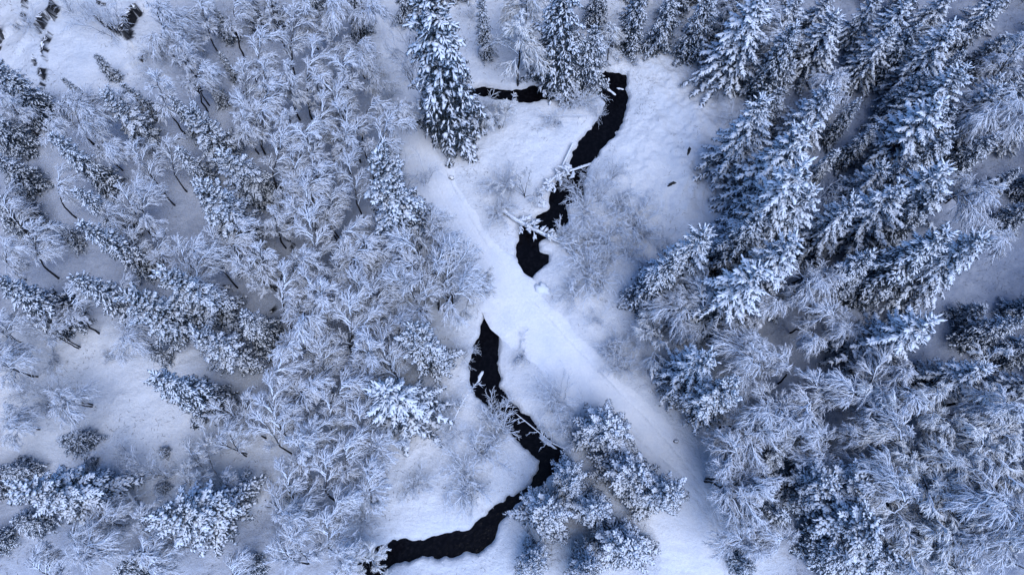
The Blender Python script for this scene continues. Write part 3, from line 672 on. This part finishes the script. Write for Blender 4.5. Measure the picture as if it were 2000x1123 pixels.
for i, (tx, ty, bx, by, s, wf) in enumerate(CONIFERS):
    x, y, z = ground_at(bx, by); h = solve_height(tx, ty, x, y, z)
    far = math.hypot(tx-bx, ty-by)
    cap = 17.5 if (bx, by) == (903, 255) else 10.0 if math.hypot(bx-990, by-1010) < 420 else 12.0 if bx < 700 else 14.0
    if h > cap:
        for _ in range(4): x, y = (float(v) for v in at_z(tx, ty, z+cap)); z = gz(x, y)
        h = cap
    h = max(1.2 if far < 30 and wf > 1.35 else 3.0, min(19, h))
    if 1000 < bx < 1350 and by > 800:
        h = random.uniform(6, 7.2)
        for _ in range(4): x, y = (float(v) for v in at_z(tx, ty, z+h)); z = gz(x, y)
    style = STY[s]
    if style == 'spruce' and 0 < h < 2.5: h = max(1.1, h)
    o, _ = CON.get((style, i % (3 if style != 'slim' else 2)))
    o.location = (x, y, z-.05); o.rotation_euler = (random.uniform(-.03, .03), random.uniform(-.03, .03), random.uniform(0, 6.28))
    if s == 'f' and px_right(bx): wf *= 1.18
    if s == 'p': wf *= .86 if (1000 < bx < 1350 and by > 800) else 1.15 if px_right(bx) else .82
    sz = h/10; ww = wf*(.6*sz+.34)*random.uniform(.93, 1.07) if h > 3 else wf*sz*1.6
    o.scale = (ww, ww, sz)
    size = 'very tall' if h > 14 else 'tall' if h > 10 else 'medium-height' if h > 6.5 else 'small' if h > 3 else 'tiny'
    kind = {'spruce': 'snow-laden spruce', 'finger': 'open-boughed snowy spruce', 'pine': 'bushy snow-clumped pine', 'slim': 'slender snow-crusted spruce'}[style]
    THINGS.append((o, size+' '+kind, {'spruce': 'snow-laden spruces', 'finger': 'open-boughed spruces', 'pine': 'bushy pines', 'slim': 'slender spruces'}[style], .5*(tx+bx), .5*(ty+by), 'pine' if style == 'pine' else 'spruce'))
    TREES.append((x, y, h))

# the stand goes on: further spruces in the dense right part and the wood just outside the photograph
def pix(x, y, z):
    c, s = math.cos(TILT), math.sin(TILT); dz = z-CAM_H
    cy_, cz_ = c*y+s*dz, -s*y+c*dz
    return 1000+F*x/(-cz_), 561.5-F*cy_/(-cz_)
FR = random.Random(5); nfill = 0
for _ in range(9000):
    x = FR.uniform(-62, 64); y = FR.uniform(-6, 62); z0 = gz(x, y) if False else 0.5
    px, py = pix(x, y, z0); inside_ = -10 < px < 2010 and -10 < py < 1133
    if inside_:
        dark = px > 1480 and py < 560 - (0 if px > 1600 else 120) and py < 1000-.32*(px-1000)
        if not dark: continue
        if nfill > 300: continue
    elif px < -120 or px > 2150 or py < -170 or py > 1133: continue
    mind = 2.0 if inside_ else 2.6
    if inside_ and FR.random() < .93: continue
    if any((x-a)**2+(y-b)**2 < mind*mind for a, b, _h in TREES): continue
    if not inside_ and 700 < px < 800: continue
    z = gz(x, y); h = FR.uniform(5, 8.5) if inside_ else FR.uniform(8, 11); TREES.append((x, y, h)); nfill += 1
    style = FR.choice(['spruce', 'spruce', 'finger', 'slim']) if (inside_ or px > 800 or FR.random() < .4) else 'pine'
    o, _q = CON.get((style, FR.randrange(2))); ww = .62*h/10+.33
    o.location = (x, y, z-.05); o.rotation_euler = (0, 0, FR.uniform(0, 6.28)); o.scale = (ww, ww, h/10)
    tpx, tpy = pix(x, y, z+h)
    if not inside_:
        side = 'left' if px < 0 else 'right' if px > 2000 else 'top'
        tag(o, 'snow-covered '+('pine' if style == 'pine' else 'spruce')+' standing just beyond the '+side+' edge of the view', 'pine' if style == 'pine' else 'spruce', 'trees just beyond the '+side+' edge'); continue
    THINGS.append((o, {'spruce': 'dark half-hidden spruce', 'finger': 'shaded open-boughed spruce', 'slim': 'slim shaded spruce', 'pine': 'bushy outer pine'}[style], {'spruce': 'snow-laden spruces', 'finger': 'open-boughed spruces', 'pine': 'bushy pines', 'slim': 'slender spruces'}[style], .5*(px+tpx), .5*(py+tpy), 'pine' if style == 'pine' else 'spruce'))
print('fill', nfill)

# birches: crown middle in 500x380 tiles enlarged 2.956 times: tile origin, [(u, v, style, height)]
TILES = {
 (0,0): [(560,60,'t',6),(1060,300,'u',7),(1180,440,'b',7),(1420,450,'b',7),(1440,640,'b',7),(560,700,'o',6),(950,560,'u',7),(640,880,'b',6),(800,900,'b',6.5),
   (1000,880,'b',5),(360,1050,'b',6),(330,760,'b',5),(1390,60,'b',7),(1200,30,'t',6),(1000,160,'o',7),(900,240,'b',6),(60,600,'u',6),(450,640,'o',5.5),(1420,760,'u',6),
   (1080,170,'b',6),(1200,120,'u',6),(740,640,'u',6),(1100,400,'u',6)],
 (500,0): [(230,140,'b',8),(280,60,'u',8),(350,370,'b',8),(520,440,'u',8),(600,340,'b',7),(190,470,'u',8),(40,280,'b',8),(400,660,'b',8),(540,730,'b',8),(680,640,'b',7.5),
   (820,640,'b',8),(760,770,'b',8),(320,860,'u',8),(230,970,'b',8),(600,270,'b',7),(700,490,'o',4),(440,60,'b',8),(100,40,'u',7),(60,620,'b',8),(60,480,'u',7),(180,720,'u',8),
   (560,1000,'b',7),(520,860,'u',7),(330,1080,'b',8),(880,300,'t',6),(820,1000,'t',5),(160,860,'b',8),(450,540,'b',8),(640,40,'b',8),(860,170,'t',6),(430,200,'b',7),(950,980,'t',4),
   (1400,640,'h',4),(360,500,'u',7.5),(500,600,'b',8)],
 (1000,0): [(60,280,'w',9),(70,30,'w',8),(570,210,'w',5.5),(1440,60,'b',8),(1240,60,'u',6),(40,1060,'h',3.5),(960,40,'t',6)],
 (1500,0): [(100,300,'b',8),(160,480,'b',8),(60,180,'b',8),(380,440,'b',8),(560,470,'b',8),(740,370,'u',7),(920,260,'b',8),(1000,230,'w',8),(400,560,'b',8),(400,740,'t',7),
   (440,960,'b',7),(380,1060,'b',6),(1200,680,'b',9),(1340,660,'o',9),(1160,920,'b',8),(1340,880,'b',8),(1340,1030,'b',8),(1380,340,'u',8),(1100,1050,'b',7),(40,690,'b',7),(480,850,'b',7),(1440,880,'b',8),(40,40,'b',7)],
 (0,370): [(240,290,'b',6.5),(70,370,'b',6),(830,90,'o',6),(930,350,'b',5.5),(440,620,'b',6.5),(1150,420,'o',7),(1250,300,'b',7),(1160,520,'b',7),(800,860,'o',5),(740,590,'b',5),
   (1420,450,'b',7),(60,800,'o',5),(290,780,'o',4.5),(1040,890,'t',5),(100,1000,'o',5),(640,160,'b',6),(780,300,'b',5.5),(30,50,'b',6),(1380,300,'b',7)],
 (500,370): [(330,50,'b',8),(250,130,'b',7.5),(330,220,'b',8),(560,250,'b',8),(600,380,'b',8),(690,420,'b',7.5),(270,420,'b',8),(50,430,'u',7),(330,560,'b',8),(480,620,'b',8),
   (900,430,'o',8),(930,580,'o',7),(1100,430,'o',8),(1160,570,'o',7),(1040,300,'o',6),(1280,570,'h',5),(380,640,'u',8),(570,730,'b',8),(640,790,'b',8),(200,900,'u',8),
   (280,780,'b',8),(390,960,'b',7),(640,970,'u',8),(740,920,'b',8),(830,810,'o',6),(380,860,'b',7),(680,620,'o',7),(820,980,'b',6),(150,1040,'b',8),(620,1060,'b',7),(460,60,'b',7),
   (180,30,'b',7),(120,200,'u',6),(200,560,'b',7),(480,480,'b',7)],
 (1000,370): [(930,690,'o',6.5),(1050,640,'o',7),(850,830,'h',5),(1350,1000,'o',7),(1440,650,'b',6),(1400,850,'b',7),(1300,960,'o',7),(1250,830,'o',5)],
 (1500,370): [(1120,80,'o',8),(1330,270,'b',8),(1420,400,'b',8),(250,540,'o',8),(130,620,'u',7),(1060,20,'b',8),(350,720,'b',8),(250,850,'b',7.5),(70,830,'o',7),(20,650,'b',7),
   (60,960,'b',8),(340,1040,'u',8),(620,1050,'b',8),(730,1040,'b',7.5),(1350,460,'t',7),(320,100,'t',7),(450,800,'b',7)],
 (0,743): [(90,130,'o',7),(230,70,'o',6.5),(420,150,'o',6),(60,420,'h',5),(130,250,'o',5),(640,440,'o',4.5),(840,350,'o',4.5),(800,540,'t',5),(1130,520,'h',5),(1320,600,'b',4.5),
   (650,780,'o',6),(840,800,'b',6),(860,980,'u',7),(900,1040,'b',7),(560,960,'o',7),(250,1060,'b',6.5),(1060,880,'o',5.5),(1270,160,'b',6.5),(1340,310,'o',6),(1440,170,'b',6),(1380,1080,'b',6),(480,880,'o',6),
   (380,620,'b',5)],
 (500,743): [(110,180,'b',7.5),(290,50,'b',7.5),(540,60,'b',7.5),(230,230,'u',7),(620,230,'b',7),(450,170,'b',6.5),(280,400,'u',8),(560,400,'b',7),(700,380,'b',7),(420,500,'b',7),
   (200,560,'b',6.5),(660,590,'b',7),(500,720,'b',7),(240,780,'o',6.5),(430,840,'b',6.5),(520,1020,'u',6.5),(660,1060,'h',5),(220,950,'o',6),(340,330,'b',7),(50,240,'b',7),(130,90,'b',7)],
 (1000,743): [(1300,420,'b',7.5),(1220,450,'b',7),(1370,620,'b',7),(1290,660,'o',7),(1450,560,'u',7),(1400,850,'b',7),(1300,860,'o',6),(1420,960,'b',6.5),(1450,200,'o',7),(1340,330,'o',7)],
 (1500,743): [(300,40,'b',8),(450,50,'b',8),(620,90,'b',8),(770,80,'b',8.5),(190,160,'b',8),(60,170,'b',8),(140,300,'b',7),(260,390,'o',7),(470,310,'u',6.5),(640,280,'o',7),(740,310,'h',7),
   (850,400,'h',9),(920,560,'h',9.5),(790,700,'h',9),(860,860,'h',9),(1000,920,'h',8),(1150,200,'h',8),(1300,140,'u',9),(1250,350,'h',9),
   (1370,470,'h',9),(1180,540,'h',8.5),(1400,650,'h',8.5),(1220,740,'o',8.5),(1320,820,'o',8),(1120,900,'o',7.5),(1420,980,'h',7),(50,900,'b',6.5),(620,620,'o',8),(1420,280,'h',9),(950,720,'h',8.5)],
}
BST = {'b': 'bow', 'u': 'up', 'h': 'bush', 'w': 'weep', 'o': 'open'}
RD = np.array(ROAD)
bi = 0
for (ox, oy), L_ in TILES.items():
    for (u_, v_, s, h) in L_:
        px, py = ox+u_/2.956, oy+v_/2.956; bi += 1
        if ox == 1500 and (oy == 0 and bi % 5 < 3 or oy == 370 and bi % 3 == 0): continue
        if (ox == 0) and ((oy == 743 and v_ < 620) or (oy == 370 and v_ > 780)) and u_ < 1100 and bi % 3 == 0: continue
        if (ox, oy) == (0, 743) and s == 'o': s = 't' if bi % 2 else 'o'; h *= .85
        if h > 5: h *= .86 if ox == 1500 and oy < 700 else .97 if ox < 1000 and not (ox == 0 and oy > 700) else .92
        z = 0.
        hc = h*(.72 if s in 'buo' else .62)
        for _ in range(6):
            x, y = at_z(px, py, z+hc); z = gz(x, y)
        x, y = float(x), float(y)
        dx, dy = RD[np.argmin((RD[:, 0]-x)**2+(RD[:, 1]-y)**2)]-np.array([x, y])
        ang = math.atan2(dy, dx)+random.gauss(0, .75) + (.35 if px < 900 else 0)
        if s == 't':
            o, _ = SHR.get(('thin', bi % 2)); k = h/2.4*.75; z = gz(x, y); o.location = (x, y, z); o.rotation_euler = (0, 0, random.uniform(0, 6)); o.scale = (k*.75, k*.75, k)
            THINGS.append((o, 'thin hazy frosted sapling', 'thin saplings', px, py, 'sapling')); o.name = 'frosted_sapling'; continue
        o, c = BIR.get((BST[s], bi % (5 if s == 'b' else 3 if s in 'ouh' else 2)))
        k = h/7*random.uniform(.95, 1.08); ca, sa = math.cos(ang), math.sin(ang)
        bx, by = x-k*(c[0]*ca-c[1]*sa), y-k*(c[0]*sa+c[1]*ca); 
        o.location = (bx, by, gz(bx, by)); o.rotation_euler = (0, 0, ang); o.scale = (k, k, k)
        size = 'large' if h >= 8 else 'mid-sized' if h >= 6.5 else 'small'
        noun = {'b': 'frosted bowed birch', 'u': 'bushy upright birch', 'h': 'spreading rime-white tree', 'w': 'conical frosted tree', 'o': 'open-crowned frosted birch'}[s]
        THINGS.append((o, size+' '+noun, {'b': 'bowed birches', 'u': 'upright birches', 'h': 'spreading white trees', 'w': 'conical frosted trees', 'o': 'open-crowned birches'}[s], px, py, 'tree' if s in 'hw' else 'birch'))

# shrubs: pixel, kind, scale
SHRUBS = [(1000,372,'b',.6),(1142,414,'b',1.0),(1210,404,'b',1.1),(1237,438,'b',1.1),(1189,468,'b',1.1),(1145,532,'b',1.2),(1169,560,'b',1.0),(1118,573,'b',.8),(1101,458,'b',.8),
 (1294,471,'t',.8),(1304,498,'b',.7),(1264,532,'b',.8),(1243,586,'b',.8),(1162,627,'t',.7),(1189,684,'b',.8),(1216,722,'b',.8),(1267,720,'l',1.2),(1020,691,'l',1.5),(1165,395,'t',1.1),
 (1120,380,'t',1),(1190,352,'t',1),(1118,206,'b',.8),(1084,243,'b',.7),(1142,203,'b',.7),(1169,230,'t',.7),(1405,338,'b',.8),(1399,304,'b',.7),(1162,352,'t',.8),
 (1203,115,'l',1.2),(1233,118,'l',1.2),(1426,237,'t',.9),(811,946,'b',.7),(940,878,'b',1.1),(912,929,'b',1.1),(926,963,'b',.9),(872,810,'t',1),(973,845,'b',1.0),(957,811,'b',.8),(889,845,'t',1),
 (710,1013,'b',.9),(1095,777,'t',1.3),(1075,800,'t',1.0),(1115,855,'b',.8),(1128,815,'t',.9),(975,420,'b',.8),(985,365,'b',.9),(955,245,'b',.9),(940,215,'b',.8),(1330,650,'b',.9),(1285,660,'b',.9),
 (1300,620,'b',.7),(1205,690,'b',.8),(1225,665,'t',.8),(1150,470,'b',.9),(1180,520,'b',.9),(1225,500,'b',.8),(1255,460,'b',.7),(985,405,'b',.6),(905,700,'t',.8),(840,690,'t',.9),(885,590,'b',.8),
 (860,560,'b',.9),(830,470,'b',.8),(905,540,'t',.7),(330,930,'l',1.5),(255,1010,'t',.9),(225,990,'t',.7),(110,700,'l',1.4),(45,770,'t',.7),(385,905,'b',.8),(440,945,'t',.9),(250,650,'t',.7),
 (350,640,'l',1.4),(230,700,'l',1.2),(95,790,'l',1.5),(30,730,'l',1.4),(560,1040,'t',.8),(650,1010,'t',.9),(700,955,'t',.8),(840,215,'t',.9),(760,200,'t',.8),(815,60,'t',.8),(920,40,'t',.7),(1125,480,'l',1.4),
 (1430,420,'t',.7),(1400,200,'t',.6),(1345,700,'l',1.4),(1290,560,'t',.6),(60,60,'t',.9),(140,25,'t',.8),(170,40,'t',1.0),(300,150,'t',.8),(340,60,'t',.8),(320,110,'b',.8),(400,110,'t',.8)]
for i, (px, py, s, k) in enumerate(SHRUBS):
    x, y, z = ground_at(px, py); kd = {'b': 'big', 't': 'thin', 'l': 'low'}[s]
    o, _ = SHR.get((kd, i % 2)); o.location = (x, y, z); o.rotation_euler = (0, 0, random.uniform(0, 6)); o.scale = (k, k, k*random.uniform(.8, 1.1))
    THINGS.append((o, {'b': 'dense frosted willow shrub', 't': 'thin see-through frosted shrub', 'l': 'low frosted bush'}[s], {'b': 'dense shrubs', 't': 'thin shrubs', 'l': 'low bushes'}[s], px, py, 'shrub'))

# logs and fallen trees -------------------------------------------
def log(name, pts, r0, r1, m, br_n=0, br_len=.6, snow=True, seed=1):
    """a fallen stem through world points (px, py, height above ground); its stubs and snow are parts"""
    R = np.random.default_rng(seed); P = []
    for px, py, dz in pts:
        x, y = at_z(px, py, dz); P.append((float(x), float(y), dz))
    Pc = cr(P, 6); n = len(Pc); e = bpy.data.objects.new(name, None); C.objects.link(e); e.location = tuple(Pc[0]); Pc = Pc-Pc[0]
    b = Bag(); rr = np.linspace(r0, r1, n)
    for i in range(n-1):
        tubes(b, Pc[i:i+1], Pc[i+1:i+2]-Pc[i:i+1], np.zeros((1, 3)), rr[i:i+1], rr[i+1:i+2], 1, 8, R=np.random.default_rng(5))
    obj('stem', b.mesh('fallen stem', m), e)
    if snow:
        s = Bag(); T = np.diff(Pc, axis=0); T = np.vstack([T, T[-1]])
        clumps(s, Pc+np.array([0, 0, 1])*(rr[:, None]*.75), T, np.linalg.norm(T, axis=1)*1.1, rr*1.05, rr*.8+.03, R, .12)
        obj('snow_cap', s.mesh('snow on log', M['clump']), e)
    if br_n:
        t = R.uniform(.25, .98, br_n); k = (t*(n-1)).astype(int); p = Pc[k]; d = unit(np.gradient(Pc, axis=0)[k])
        sd = unit(np.cross(d, R.normal(0, 1, (br_n, 3)))); sd[:, 2] = np.abs(sd[:, 2])*.6; D = unit(d*.5+sd)*(br_len*R.uniform(.4, 1.2, br_n))[:, None]
        Q = np.zeros_like(D); Q[:, 2] = -.3*br_len*R.random(br_n); bb = Bag(); tubes(bb, p, D, Q, np.full(br_n, .035), np.full(br_n, .012), 4, 4, .04, R)
        m2 = 6; tt = R.uniform(.3, 1, (br_n, m2)); pp = (p[:, None]+D[:, None]*tt[..., None]+Q[:, None]*(tt**2)[..., None]).reshape(-1, 3)
        dd = (np.repeat(D, m2, 0)*.35+R.normal(0, .16*br_len, (br_n*m2, 3))); dd[:, 2] *= .5
        tubes(bb, pp, dd, np.zeros_like(dd), np.full(len(pp), .022), np.full(len(pp), .01), 2, 3, .05, R)
        obj('branches', bb.mesh('log branches', M['limb']), e)['kind'] = 'stuff'
        if snow and br_n > 20:
            s = Bag(); clumps(s, pp+dd*.4+[0, 0, .03], dd, np.full(len(pp), .20), R.uniform(.06, .13, len(pp)), R.uniform(.05, .09, len(pp)), R); obj('snow_tufts', s.mesh('snow on branches', M['clump']), e)['kind'] = 'stuff'
    return e
tag(log('fallen_tree', [(980,409,.25),(1010,431,.25),(1050,452,.22),(1090,472,.2),(1135,490,.15)], .20, .09, M['deadlog'], 34, .85, seed=3), 'thick snow-covered fallen tree lying across the stream with a snowy root end', 'fallen tree')
tag(log('fallen_tree', [(1150,322,.15),(1120,332,.3),(1085,345,.35),(1062,375,.3),(1048,400,.2)], .10, .07, M['deadlog'], 34, .7, seed=4), 'spiky snow-loaded fallen tree reaching over the stream bank above the big log', 'fallen tree')
tag(log('snowy_log', [(1118,283,.12),(1108,304,.12),(1098,326,.1)], .11, .09, M['deadlog'], 0, seed=5), 'short thick log under snow along the left bank of the stream', 'log')
tag(log('bare_log', [(105,654,.5),(125,667,.4),(151,679,.25)], .09, .12, M['timber'], 0, snow=False, seed=6), 'bare dark leaning pole on the open snow at far left', 'log')
tag(log('snowy_log', [(120,800,1.4),(140,822,.9),(165,842,.5),(188,859,.2)], .07, .12, M['deadlog'], 8, .5, seed=7), 'long half-snowed log beside the small spruce on the left slope', 'log')
tag(log('leaning_trunk', [(241,942,2.2),(255,968,1.7),(272,990,1.2),(288,1007,.8),(320,1045,.2)], .07, .12, M['deadlog'], 16, 1.0, seed=8), 'white snow-crusted leaning trunk between the two lower left spruces', 'dead tree')
tag(log('bare_log', [(1060,228,.25),(1100,226,.35),(1142,226,.3)], .05, .035, M['deadlog'], 0, seed=9), 'thin straight snowy pole lying across the shrubs near the upper bend', 'log')
tag(log('leaning_trunk', [(876,843,.2),(893,806,.8),(910,775,1.3),(934,744,1.6)], .07, .03, M['deadlog'], 14, .6, snow=False, seed=10), 'leaning snow-crusted dead stem tipping over the lower stream bank', 'dead tree')
tag(log('fallen_branch', [(1098,874,0.1),(1075,862,.1),(1050,842,.15),(1012,811,.2)], .06, .03, M['deadlog'], 14, .7, seed=11), 'snowy broken branch trailing along the water beside the lower bend', 'branch')
tag(log('bare_log', [(1967,515,.2),(1893,540,.15)], .07, .10, M['timber'], 5, .5, snow=False, seed=12), 'dark fallen stem on shaded snow under the right-hand spruces, upper of two', 'log')
tag(log('bare_log', [(1940,549,.2),(1910,576,.1)], .05, .09, M['timber'], 4, .4, snow=False, seed=13), 'dark fallen stem on shaded snow under the right-hand spruces, lower of two', 'log')
tag(log('bare_log', [(1736,231,.4),(1712,256,.3),(1690,282,.2)], .10, .14, M['timber'], 0, snow=False, seed=14), 'dark straight stem lying in the gap of the dense right-hand stand', 'log')
tag(log('fallen_branch', [(0,1092,.2),(25,1088,.2),(48,1078,.1)], .05, .08, M['timber'], 3, .4, snow=False, seed=15), 'dark curved stem on blue snow near the lower left corner', 'branch')

# ice floes, stump, open water holes
def blob(name, px, py, rx, ry, hz, rot, m, z0=None, seed=1, n=20):
    R = np.random.default_rng(seed); V = []; x, y, z = ground_at(px, py)
    if z0 is not None: x, y = at_z(px, py, z0); z = z0
    ph = R.uniform(0, 6, 3)
    for q in range(4):
        rr = (1.0, .92, .62, .0)[q]; zz = (-.04, .5*hz, .9*hz, hz)[q]
        for k in range(n):
            a = k*2*math.pi/n; r = rr*(1+.2*math.sin(2*a+ph[0])+.14*math.sin(3*a+ph[1])+.1*math.sin(5*a+ph[2])+R.normal(0, .11))
            u_, v_ = rx*r*math.cos(a), ry*r*math.sin(a); V.append((u_*math.cos(rot)-v_*math.sin(rot), u_*math.sin(rot)+v_*math.cos(rot), zz))
    f = []
    for q in range(3):
        for k in range(n): a = q*n+k; b = q*n+(k+1) % n; f += [(a, b, b+n), (a, b+n, a+n)]
    o = obj(name, mesh(name, np.array(V), np.array(f), m)); o.location = (float(x), float(y), float(z)); return o
tag(blob('ice_floe', 1193, 179, .48, .13, .07, -.75, M['clump'], -.62, 2), 'long white strip of snowy ice in the upper stream pool, left one', 'ice')
tag(blob('ice_floe', 1211, 174, .30, .09, .06, -.3, M['clump'], -.62, 3), 'short white strip of snowy ice in the upper stream pool, right one', 'ice')
tag(blob('ice_floe', 1189, 156, .10, .16, .05, .2, M['clump'], -.62, 4), 'tiny white speck of ice below the top edge of the stream pool', 'ice')
tag(blob('ice_floe', 938, 735, .16, .42, .07, -.4, M['clump'], -.62, 5), 'white tongue of snowy ice at the left bank of the lower stream', 'ice')
tag(blob('ice_floe', 1068, 862, .75, .18, .09, -.6, M['clump'], -.62, 6), 'long snowy ice shelf along the right bank of the lower bend', 'ice')
tag(blob('snowy_stump', 882, 348, .24, .2, .2, .2, M['rock'], None, 7), 'round snow-capped stump beside the track below the tallest spruce', 'stump')
tag(blob('snowy_stump', 1320, 862, .16, .14, .25, .2, M['rock'], None, 8), 'small dark stump at the right edge of the widening track', 'stump')
tag(blob('snowy_boulder', 1060, 565, .75, .38, .35, -.7, M['clump'], None, 9), 'smooth snow-covered boulder at the right end of the bridge', 'boulder')
tag(blob('boulder', 1345, 296, .17, .36, .28, -.2, M['wet'], None, 10, 14), 'bare dark patch of rock on the white meadow, upper of two', 'rock')
tag(blob('boulder', 1311, 361, .38, .17, .28, .4, M['wet'], None, 11, 14), 'bare dark patch of rock on the white meadow, lower of two', 'rock')

# dry stalks poking out of the snow --------------------------------
R = np.random.default_rng(77); nst = 46000
sx_ = R.uniform(-46, 46, nst); sy_ = R.uniform(-8, 46, nst)
den = fbm(sx_, sy_, 2.2, 90, 3)+.35*fbm(sx_, sy_, .6, 93, 2)
zz, dS_, rS_, _ = land(sx_, sy_)
kx = (den > .14) & (dS_ > .5) & (rS_ > .25)
sx_, sy_, zz = sx_[kx], sy_[kx], zz[kx]; n = len(sx_)
b = Bag(); Dn = np.stack([R.normal(0, .12, n), R.normal(0, .12, n), R.uniform(.04, .22, n)], 1)
tubes(b, np.stack([sx_, sy_, zz-.03], 1), Dn, R.normal(0, .06, (n, 3)), np.full(n, .013), np.full(n, .006), 2, 3, R=R)
o = obj('dry_stalks', b.mesh('dry stalks', M['twig'])); tag(o, 'dry grass stalks and twig ends poking through the snow', 'dry grass', kind='stuff')

# ------------------------------------------------------------------ labels that single each thing out
LM = [('the rock ledges at upper left', 150, 70), ('the left frame edge', 10, 260), ('the upper left slope', 300, 230), ('the top edge left of the track', 540, 50),
 ('the left side of the upper track', 720, 180), ('the tallest spruce by the track', 880, 130), ('the upper stream arm', 1050, 110), ('the top of the white meadow', 1260, 60),
 ('the meadow\'s right-hand corner', 1440, 110), ('the top edge far right', 1680, 60), ('the upper right corner', 1930, 80), ('the dark gap in the right stand', 1700, 250),
 ('the right frame edge, upper half', 1920, 270), ('the meadow\'s lower right edge', 1480, 370), ('the middle of the right stand', 1700, 430), ('the fallen stems at right', 1930, 480),
 ('the shaded hollow at right', 1760, 640), ('the right frame edge, lower half', 1950, 720), ('the gap right of the lower track', 1480, 680), ('the clearing right of the bridge', 1320, 600),
 ('the willow thicket by the big log', 1180, 450), ('the left bank at the big log', 1000, 380), ('the two snags in mid left wood', 560, 400), ('the pine at the track\'s left edge', 770, 420),
 ('the bend left of the bridge', 860, 560), ('the middle of the left wood', 640, 600), ('the mid left slope', 420, 430), ('the leftmost slope', 140, 420), ('the bare pole at far left', 130, 620),
 ('the white opening at left', 170, 740), ('the big left pines', 380, 640), ('the lower left wood', 560, 780), ('the broad spruce by the lower stream', 770, 820), ('the shrubs of the lower bend', 930, 890),
 ('the track\'s lower stretch', 1200, 720), ('the pine clump by the lower bend', 1180, 950), ('the bottom edge centre', 1130, 1090), ('the forked track at bottom right', 1430, 870), ('the bottom edge right', 1480, 1060),
 ('the large white trees at bottom right', 1790, 960), ('the lower right corner', 1950, 1000), ('the arching birches at right', 1650, 790), ('the far right thicket', 1930, 860),
 ('the lower left corner', 90, 1060), ('the lower left spruces', 280, 980), ('the lone log on the left slope', 130, 860), ('the snow ridge at lower left', 500, 960), ('the bottom of the left wood', 650, 1020),
 ('the left slope\'s lower middle', 400, 880), ('the upper middle of the left wood', 600, 250), ('the steep snow patch at left', 330, 350), ('the first bend of the stream', 1150, 240)]
ORD = ['', 'second', 'third', 'fourth', 'fifth', 'sixth', 'seventh', 'eighth', 'ninth', 'tenth', 'eleventh', 'twelfth', 'thirteenth', 'fourteenth', 'fifteenth', 'sixteenth', 'seventeenth', 'eighteenth']
by_key = {}
for t in THINGS:
    o, noun, grp, px, py, cat = t
    k = min(range(len(LM)), key=lambda i: (LM[i][1]-px)**2+(LM[i][2]-py)**2)
    by_key.setdefault((noun, k), []).append(t)
for (noun, k), ts in by_key.items():
    ts.sort(key=lambda t: t[3])
    for i, (o, noun, grp, px, py, cat) in enumerate(ts):
        if len(ts) == 1:
            ph = ' by '
        elif len(ts) == 2: ph = [', left one of two by ', ', right one of two by '][i]
        else:
            ph = ', leftmost by ' if i == 0 else ', rightmost by ' if i == len(ts)-1 else ', '+ORD[i]+' from left by '
        tag(o, noun+ph+LM[k][0], cat, grp)
for t in THINGS:
    if len(t[0]['label'].split()) > 16: print('LONG', t[0]['label'])
print('things', len(THINGS), 'tris', sum(len(m.polygons)*(2 if m.name.startswith(('snow ground', 'packed', 'stream')) else 1) for m in bpy.data.meshes))
